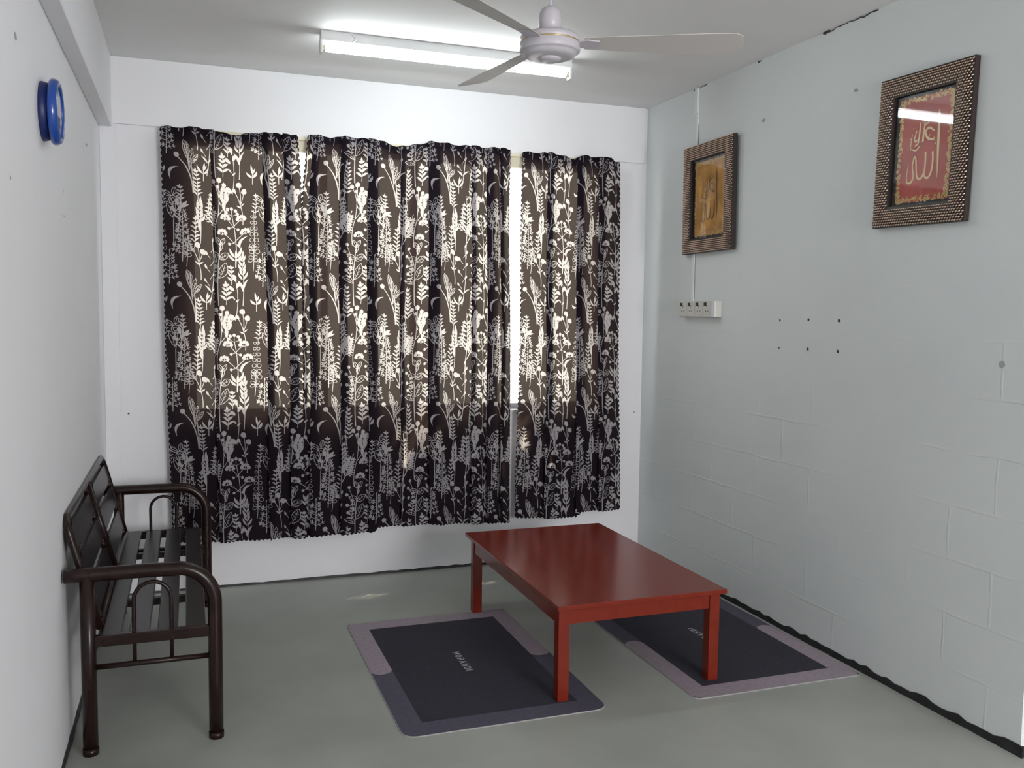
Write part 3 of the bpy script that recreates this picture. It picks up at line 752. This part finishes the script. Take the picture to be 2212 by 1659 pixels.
def make_mat(c, label, w=0.78, l=1.20):
    r = root('floor_mat', (c[0], c[1], 0), label, 'mat', 'floor mats under the low table')
    # pale half of the border lies at +y; the mats lie end for end
    f = lambda u, v, d: (c[0]+u, c[1]+v, d)
    hw, hl = w/2, l/2
    b = MB(); b.poly(rrect(-hw, -hl, hw, hl, (.03, .02, .05, .05), 8), f, 0.0035, 0); obj('backing', b, M['mat_edge'], r)
    def top(name, pts, z0, z1, m):
        b = MB(); b.poly(pts, lambda u, v, d: f(u, v, z0+d), z1-z0); return obj(name, b, M[m], r)
    e = 0.002
    top('slate_border', rrect(-hw+e, -hl+e, hw-e, hl-e, (.03, .02, .05, .05), 8), 0.0035, 0.0040, 'mat_mid')
    bw = 0.088
    top('centre_panel', rrect(-hw+bw, -hl+bw+.01, hw-bw, hl-bw-.01, (0, 0, 0, 0)), 0.0040, 0.0043, 'mat_dark')
    yk = -0.03
    pl = [(-hw+e, yk+0.04)] + [(-hw+bw/2-bw/2*math.cos(PI*i/10)+ (e if i == 0 else 0), yk+0.04-0.042*math.sin(PI*i/10)) for i in range(1, 10)] + [(-hw+bw, yk+0.04)]
    outline = pl+[(-hw+bw, hl-bw-.01), (hw-bw, hl-bw-.01), (hw-bw, yk+0.04)] + [(hw-bw/2-bw/2*math.cos(PI*i/10), yk+0.04-0.042*math.sin(PI*i/10)) for i in range(1, 10)] + [(hw-e, yk+0.04), (hw-e, hl-.03), (hw-.03, hl-e), (-hw+.02, hl-e), (-hw+e, hl-.02)]
    top('mauve_border', outline, 0.0040, 0.0044, 'mat_light')
    b = MB(); hgt = 0.026; x = 0; adv = 0.0335
    tx = lambda u, v, z: f(v-hgt/2, -(u-0.112), z)           # reads along -y, letters upright towards +x
    for ch in 'MORANDI':
        wd = {'M': .022, 'I': 0.001, 'O': .021}.get(ch, .018)
        for s in FONT[ch]: ribbon(b, [(x+p[0]*wd, p[1]*hgt) for p in s], 0.0038, 0.0043, tx)
        x += wd+0.0155
    obj('lettering', b, M['mat_text'], r)
    return r
m1 = make_mat((1.466, -1.392), 'dark mat lying between the bench and the table, pale border towards the window')
m2 = make_mat((2.598, -1.425), 'dark mat between the table and the right wall, pale border nearest the camera')
m2.rotation_euler = (0, 0, PI)

# ------------------------------------------------------------------ fluorescent batten
fx = root('ceiling_light', (1.57, -0.785, H), 'lit fluorescent tube batten on the ceiling in front of the window', 'ceiling lamp')
b = MB(); b.box((0.965, -0.812, 2.658), (2.168, -0.758, H+0.002), bev=0.004); obj('batten', b, M['white_p'], fx)
for xa, xb in ((0.962, 0.974), (2.158, 2.170)):
    b = MB(); b.box((xa, -0.806, 2.606), (xb, -0.764, 2.668), bev=0.003); obj('lamp_holder', b, M['white_p'], fx)
b = MB(); b.tube([(0.990, -0.785, 2.634), (2.142, -0.785, 2.634)], 0.0185, 24); obj('tube', b, M['tube'], fx)
for xa, xb in ((0.974, 0.990), (2.142, 2.158)):
    b = MB(); b.tube([(xa, -0.785, 2.634), (xb, -0.785, 2.634)], 0.0165, 20); obj('end_cap', b, M['brass'], fx)
b = MB(); b.tube([(1.10, -0.815+0.0*i, 2.692-0.028+0.028*math.cos(PI*i/8)-0.0) if False else (1.10+0.018*math.sin(PI*i/6), -0.816, 2.690-0.030*i/6) for i in range(7)], 0.0022, 6); obj('cable_loop', b, M['white_p'], fx)

# ------------------------------------------------------------------ ceiling fan
FX, FY = 1.545, -2.07
fn_ = root('ceiling_fan', (FX, FY, H), 'white three-blade ceiling fan hanging on a thin rod', 'ceiling fan')
T = Matrix.Translation((FX, FY, 0))
b = MB(); b.lathe([(0.0065, 2.47), (0.0065, H-0.05)], 16, xf=T); obj('rod', b, M['fan'], fn_)
b = MB(); b.lathe([(0.012, H-0.085), (0.035, H-0.075), (0.055, H-0.03), (0.058, H)], 32, xf=T); obj('ceiling_canopy', b, M['fan'], fn_)
b = MB(); b.lathe([(0.038, 2.395), (0.038, 2.44), (0.036, 2.462), (0.028, 2.477), (0.016, 2.484), (0.007, 2.486)], 32, xf=T); obj('motor_cup', b, M['fan'], fn_)
b = MB()
b.lathe([(0.040, 2.3175), (0.068, 2.3190), (0.082, 2.3230), (0.088, 2.3290), (0.0915, 2.3350), (0.0945, 2.3355), (0.1005, 2.3380), (0.1015, 2.3450), (0.1005, 2.3620), (0.0985, 2.3650), (0.0985, 2.3690), (0.1005, 2.3720), (0.0990, 2.3830), (0.088, 2.3920), (0.040, 2.3990)], 48, xf=T)
mo = obj('motor', b, M['fan'], fn_)
b = MB(); b.lathe([(0.0980, 2.3648), (0.0996, 2.3655), (0.0996, 2.3685), (0.0980, 2.3692)], 48, xf=T); obj('gold_band', b, M['fan_gold'], mo)
b = MB(); b.lathe([(0.0, 2.3065), (0.030, 2.3075), (0.036, 2.312), (0.040, 2.3185)], 32, xf=T); obj('hub_cap', b, M['fan'], fn_)
for k in range(3):
    a = math.radians(-22+120*k); ca, sa = math.cos(a), math.sin(a)
    def fb2(r, t, z): return (FX+ca*r-sa*t, FY+sa*r+ca*t, 2.366+z)
    b = MB(); b.box((0, 0, 0), (1, 1, 1)); b = MB()
    ol = [(0.115, 0.034), (0.20, 0.043), (0.36, 0.054), (0.52, 0.063), (0.60, 0.064), (0.632, 0.050), (0.640, 0.022), (0.640, -0.012), (0.630, -0.044), (0.605, -0.062), (0.52, -0.060), (0.36, -0.050), (0.20, -0.040), (0.115, -0.034)]
    n = len(ol); th = 0.002; pit = -math.tan(math.radians(14))
    vs = []
    for dz in (0, th):
        for r_, t_ in ol: vs.append(fb2(r_, t_, t_*pit-0.06*(t_**2)*8+dz))
    # strip the blade lengthwise so the camber is kept
    fs = []
    h = n//2
    for i in range(h-1):
        A, B_, C, D = i, i+1, n-2-i, n-1-i
        fs += [[D, C, B_, A], [n+A, n+B_, n+C, n+D]]
    for i in range(n): fs.append([i, (i+1) % n, n+(i+1) % n, n+i])
    b.add(vs, fs); bo = obj('blade', b, M['blade'], fn_)
    b = MB()
    vs = [fb2(r_, t_, t_*pit*0.6-0.004+dz) for dz in (0, 0.004) for r_, t_ in ((0.085, -0.018), (0.125, -0.030), (0.165, -0.020), (0.165, 0.020), (0.125, 0.030), (0.085, 0.018))]
    b.add(vs, [[5, 4, 3, 2, 1, 0], [6, 7, 8, 9, 10, 11]]+[[i, (i+1) % 6, 6+(i+1) % 6, 6+i] for i in range(6)]); obj('bracket', b, M['fan'], bo)

# ------------------------------------------------------------------ wall clock (on the left wall)
CY, CZ = -1.925, 2.041
ck = root('wall_clock', (0, CY, CZ), 'round blue wall clock on the left wall', 'clock')
XF = Matrix.Translation((0, CY, CZ)) @ Matrix.Rotation(PI/2, 4, 'Y')
b = MB(); b.lathe([(0.084, 0.0), (0.086, 0.004), (0.080, 0.026)], 48, xf=XF); obj('back_case', b, M['dblue'], ck)
b = MB(); b.lathe([(0.070, 0.026), (0.088, 0.024), (0.094, 0.028), (0.0955, 0.034), (0.094, 0.042), (0.089, 0.049), (0.083, 0.0515), (0.076, 0.049), (0.0745, 0.045), (0.0745, 0.040)], 64, xf=XF); obj('rim', b, M['blue'], ck)
b = MB(); b.lathe([(0.0, 0.040), (0.0745, 0.040)], 48, xf=XF); b2 = b; fc = obj('dial', b, M['face'], ck)
def ckp(a, r, x): return (x, CY-math.sin(a)*r*-1, CZ+math.cos(a)*r)
for k in range(12):
    a = 2*PI*k/12; b = MB(); b.tube([ckp(a, 0.060, 0.0408), ckp(a, 0.068, 0.0408)], 0.0016, 5); obj('hour_mark', b, M['ink'], fc)
b = MB(); b.tube([ckp(-0.2, -0.006, 0.0425), ckp(2*PI*10/12, 0.036, 0.0425)], 0.0018, 5); obj('hour_hand', b, M['ink'], fc)
b = MB(); b.tube([ckp(0.6, -0.008, 0.0438), ckp(0.6, 0.055, 0.0438)], 0.0013, 5); obj('minute_hand', b, M['ink'], fc)
b = MB(); b.lathe([(0.0, 0.0475), (0.05, 0.0472), (0.0745, 0.0465)], 48, xf=XF); obj('glass', b, M['glass'], ck)

# ------------------------------------------------------------------ framed pictures on the right wall
def vstroke(b, pts, fn, z, mi=0, th=0.0007):
    """pts: (u, v, width); drawn as a smooth ribbon"""
    P_ = [np.array(p, float) for p in pts]
    Q = [2*P_[0]-P_[1]]+P_+[2*P_[-1]-P_[-2]]; out = []
    for i in range(1, len(Q)-2):
        for t in np.linspace(0, 1, 6, endpoint=False):
            a, b_, c, d = Q[i-1:i+3]
            out.append(0.5*((2*b_)+(c-a)*t+(2*a-5*b_+4*c-d)*t*t+(3*b_-a-3*c+d)*t**3))
    out.append(P_[-1]); n = len(out); L = []; R_ = []
    for i, p in enumerate(out):
        a = out[max(0, i-1)]; c = out[min(n-1, i+1)]; d = math.hypot(c[0]-a[0], c[1]-a[1]) or 1
        nx, ny = -(c[1]-a[1])/d, (c[0]-a[0])/d; w = max(0.0008, p[2])/2
        L.append((p[0]+nx*w, p[1]+ny*w)); R_.append((p[0]-nx*w, p[1]-ny*w))
    vs = []
    for q in (L, R_):
        for u, v in q: vs.append(fn(u, v, z+th))
    b.add(vs, [[i, i+1, n+i+1, n+i] for i in range(n-1)], mi)
def picture(name, yc, zc, w, h, label, kind, lean, roll, gap=0.001):
    """u runs right as seen from the room (towards -y), v up, d out of the wall"""
    r = root(name, (W, yc, zc), label, 'picture frame', 'woven bronze picture frames')
    def f(u, v, d): 
        u2 = u*math.cos(roll)-v*math.sin(roll); v2 = u*math.sin(roll)+v*math.cos(roll)
        return (W-d-(v+h/2)*lean-gap, yc-u2, zc+v2)
    fw = 0.078; hw, hh = w/2, h/2; D = 0.026
    b = MB()
    o_ = [(-hw, -hh), (hw, -hh), (hw, hh), (-hw, hh)]; i_ = [(-hw+fw, -hh+fw), (hw-fw, -hh+fw), (hw-fw, hh-fw), (-hw+fw, hh-fw)]
    mid = [(-hw+fw*.5, -hh+fw*.5), (hw-fw*.5, -hh+fw*.5), (hw-fw*.5, hh-fw*.5), (-hw+fw*.5, hh-fw*.5)]
    loops = [[f(*p, 0) for p in o_], [f(*p, D-0.004) for p in o_], [f(*p, D+0.004) for p in mid], [f(*p, D-0.002) for p in i_], [f(*p, 0.004) for p in i_]]
    vs = sum(loops, []); fs = []
    for k in range(4):
        for j in range(4): fs.append([k*4+j, k*4+(j+1) % 4, (k+1)*4+(j+1) % 4, (k+1)*4+j])
    b.add(vs, fs, 0)
    # woven surface: rows of slanting bronze beads
    sp = 0.0125
    def inside(u, v):
        return (abs(u) <= hw-0.003 and abs(v) <= hh-0.003) and not (abs(u) < hw-fw+0.004 and abs(v) < hh-fw+0.004)
    rows = int(2*hh/(sp*0.78)); cols = int(2*hw/sp)
    for j in range(rows+1):
        for i in range(cols+1):
            u = -hw+0.006+i*sp+(sp/2 if j % 2 else 0); v = -hh+0.006+j*sp*0.78
            if not inside(u, v): continue
            e = min(hw-abs(u), hh-abs(v)); m = abs(e-fw/2)/(fw/2); dz = D+0.004-0.007*m*m
            ca, sa = math.cos(0.75), math.sin(0.75)
            ring_ = [(math.cos(2*PI*k/6)*sp*0.45, math.sin(2*PI*k/6)*sp*0.185) for k in range(6)]
            vv = [f(u+x*ca-y*sa, v+x*sa+y*ca, dz-0.0012) for x, y in ring_]
            vv += [f(u+(x*ca-y*sa)*.5, v+(x*sa+y*ca)*.5, dz+0.0042) for x, y in ring_]
            b.add(vv, [[k, (k+1) % 6, 6+(k+1) % 6, 6+k] for k in range(6)]+[[6, 7, 8, 9, 10, 11]], 1, True)
    obj('frame', b, [M['fbase'], M['bronze']], r)
    iw, ih = hw-fw, hh-fw
    b = MB(); b.poly([(-iw-.004, -ih-.004), (iw+.004, -ih-.004), (iw+.004, ih+.004), (-iw-.004, ih+.004)], f, 0.004); obj('mount', b, M['mboard'], r)
    pu, pv = iw-0.016, ih-0.010
    # print with a ragged ornamental edge
    n = 60; pts = []
    per = [(-pu, -pv), (pu, -pv), (pu, pv), (-pu, pv)]
    for k in range(4):
        a = per[k]; c = per[(k+1) % 4]; m = 10 if k % 2 == 0 else 16
        for i in range(m):
            t = i/m; q = 0.004*abs(math.sin(i*PI/2+0.6))
            x = a[0]+(c[0]-a[0])*t; y = a[1]+(c[1]-a[1])*t
            pts.append((x*(1-q/pu), y*(1-q/pv)))
    b = MB(); b.poly(pts, lambda u, v, d: f(u, v, 0.004+d), 0.001); obj('print', b, M['red' if kind == 'red' else 'amber'], r)
    b = MB(); gm = 'gold' if kind == 'red' else 'amber2'
    rr = random.Random(7)
    for k in range(4):
        a = per[k]; c = per[(k+1) % 4]; m = 11 if k % 2 == 0 else 18
        for i in range(m):
            t = (i+0.5)/m; cx = a[0]+(c[0]-a[0])*t; cy = a[1]+(c[1]-a[1])*t
            ins = 0.012; cx *= (1-ins/pu); cy *= (1-ins/pv)
            corner = min(t, 1-t) < 0.13
            for _ in range(6 if corner else 4):
                q = rr.uniform(0, 6.28); rad = rr.uniform(0.005, 0.009) if not corner else rr.uniform(.008, .013)
                ox, oy = rr.uniform(-.007, .007), rr.uniform(-.007, .007)
                vstroke(b, [(cx+ox+rad*(1-s*0.13)*math.cos(q+s*0.8), cy+oy+rad*(1-s*0.13)*math.sin(q+s*0.8), 0.0042-0.0003*s) for s in range(7)], f, 0.005)
    obj('gold_border', b, M['gold'] if kind == 'red' else M['umber2'], r)
    b = MB(); K = 1.0
    def S(*p): vstroke(b, [(x*0.001, y*0.001, w_*0.001) for x, y, w_ in p], f, 0.0055)
    # the divine name: tall alif at right, two lams and final ha sweeping left
    S((62, 130, 4), (66, 110, 10), (67, 60, 12), (69, 0, 11), (72, -60, 8), (74, -118, 2))
    S((45, -18, 9), (48, -50, 8), (44, -90, 9), (30, -112, 9), (14, -108, 8), (8, -88, 6))
    S((10, -15, 9), (12, -55, 8), (8, -92, 9), (-8, -112, 9), (-24, -106, 8), (-30, -84, 5))
    S((-30, -84, 6), (-36, -40, 7), (-44, -28, 7), (-52, -60, 6), (-44, -100, 7), (-56, -122, 8), (-74, -120, 6), (-78, -90, 4), (-72, -50, 3))
    # smaller line above
    S((46, 58, 6), (20, 72, 8), (4, 60, 7), (14, 36, 9), (40, 26, 8), (50, 34, 5))
    S((30, 100, 3), (0, 84, 6), (-6, 70, 6)); S((-2, 110, 4), (-4, 70, 8), (-8, 24, 9))
    S((-24, 98, 4), (-26, 60, 8), (-30, 24, 7), (-46, 12, 6)); S((-40, 70, 5), (-50, 40, 6), (-42, 28, 6), (-30, 40, 4))
    S((-20, 10, 5), (-40, -4, 6), (-64, 4, 4)); S((-62, 60, 3), (-66, 30, 5), (-68, 0, 3)); S((16, 112, 3), (34, 104, 3)); S((-12, 120, 3), (-14, 96, 3))
    for x, y in ((24, 44), (52, 20), (56, 10), (-70, 42), (-58, 80)): S((x-2, y-2, 4), (x+2, y+2, 4))
    obj('calligraphy', b, M['pale_gold'] if kind == 'red' else M['umber'], r)
    b = MB(); b.poly([(-iw-.003, -ih-.003), (iw+.003, -ih-.003), (iw+.003, ih+.003), (-iw-.003, ih+.003)], lambda u, v, d: f(u, v, 0.012+d), 0.0015); obj('glass', b, M['glass'], r)
    return r
M['umber2'] = mat('amber_edge_print', (0.60, 0.38, 0.13), 0.4)
picture('picture_frame', -2.215, 2.105, 0.456, 0.572, 'woven bronze frame with gold calligraphy on red', 'red', -0.007, math.radians(-1.4), 0.006)
picture('picture_frame', -0.745, 2.092, 0.484, 0.575, 'woven bronze frame with brown-gold print above the socket box', 'amber', 0.006, math.radians(0.3), 0.0105)

# ------------------------------------------------------------------ cable trunking and socket box
b = MB()
b.box((W-0.010, -0.586, 2.56), (W, -0.552, H-0.004), bev=0.002)
b.box((W-0.008, -0.590, 1.50), (W, -0.566, 2.56), bev=0.002)
b.box((W-0.004, -0.5925, 1.56), (W, -0.590, 2.50), mi=1)
o = obj('cable_trunking', b, [mat('trunking_white', (0.74, 0.78, 0.78), 0.45), mat('trunking_gap', (0.25, 0.25, 0.26), 0.7)], loc=(W, -0.575, 1.55))
tag(o, 'thin white cable trunking running from ceiling to socket box behind the brown-gold picture', 'trunking')
sk = root('socket_box', (W, -0.685, 1.505), 'white four-gang socket box on the right wall', 'socket')
sy0, sy1, sz0, sz1 = -0.865, -0.495, 1.462, 1.547
b = MB(); b.box((W-0.034, sy0, sz0), (W, sy1, sz1), bev=0.003); obj('back_box', b, M['socket'], sk)
for k in range(4):
    ya_ = sy1-0.008-k*0.0815; yb_ = ya_-0.0785
    b = MB(); b.box((W-0.041, yb_, sz0+0.002), (W-0.033, ya_, sz1-0.002), bev=0.002); pl = obj('socket_plate', b, M['socket'], sk)
    cy = (ya_+yb_)/2; b = MB(); b.box((W-0.045, cy+0.005, sz1-0.026), (W-0.040, cy+0.026, sz1-0.008), bev=0.001); obj('switch', b, M['crack'] , pl)
    b = MB()
    for dy, z, ww, hh in ((0, 1.520, .004, .010), (0.011, 1.494, .008, .005), (-0.011, 1.494, .008, .005)): b.box((W-0.0425, cy+dy-ww/2, z-hh/2), (W-0.0405, cy+dy+ww/2, z+hh/2))
    obj('pin_holes', b, mat('pin_hole_dark', (0.18, 0.18, 0.17), 0.7), pl)
b = MB(); b.box((W-0.043, sy0+0.001, sz0+0.001), (W-0.033, sy0+0.034, sz1-0.001), bev=0.002); obj('end_cap', b, M['white_p'], sk)

# ------------------------------------------------------------------ light, sky, camera
def area(name, loc, rot, sx, sy, power, col):
    l = bpy.data.lights.new(name, 'AREA'); l.shape = 'RECTANGLE'; l.size = sx; l.size_y = sy; l.energy = power; l.color = col
    o = bpy.data.objects.new(name, l); o.location = loc; o.rotation_euler = rot; COL.objects.link(o); return o
area('rear_opening_daylight', ((RX0+RX1)/2, YR-0.02, (RZ0+RZ1)/2), (PI/2, 0, 0), RX1-RX0, RZ1-RZ0, 122, (1.0, 0.97, 0.98))
sl = bpy.data.lights.new('sun', 'SUN'); sl.energy = 75; sl.angle = 0.012; sl.color = (1, 0.93, 0.82)
so = bpy.data.objects.new('sun', sl); COL.objects.link(so); so.rotation_euler = SUN.to_track_quat('-Z', 'Y').to_euler()
w = bpy.data.worlds.new('sky'); bpy.context.scene.world = w; w.use_nodes = True
bg = w.node_tree.nodes['Background']; bg.inputs['Color'].default_value = (1.0, 0.985, 0.96, 1); bg.inputs['Strength'].default_value = 6.0

cam = bpy.data.cameras.new('camera'); co = bpy.data.objects.new('camera', cam); COL.objects.link(co)
f_px = 1956.2; cam.sensor_fit = 'HORIZONTAL'; cam.sensor_width = 36; cam.lens = f_px/2212*36
cam.clip_start = 0.05; cam.clip_end = 200
Rr = [[0.9414635361483961, -0.33687506537997997, 0.012712215707416645], [0.013955014494787806, 0.07662110915227714, 0.9969626187589608], [0.3368258714431062, 0.9384265533101187, -0.0768370767864253]]
mw = Matrix([[Rr[0][i], Rr[1][i], -Rr[2][i], 0] for i in range(3)]+[[0, 0, 0, 1]])
mw.translation = (0.3932, -4.9487, 1.4642); co.matrix_world = mw
sc = bpy.context.scene; sc.camera = co
sc.view_settings.view_transform = 'Standard'; sc.view_settings.look = 'None'; sc.view_settings.exposure = 0.12; sc.view_settings.gamma = 1.0
sc.view_settings.use_curve_mapping = False
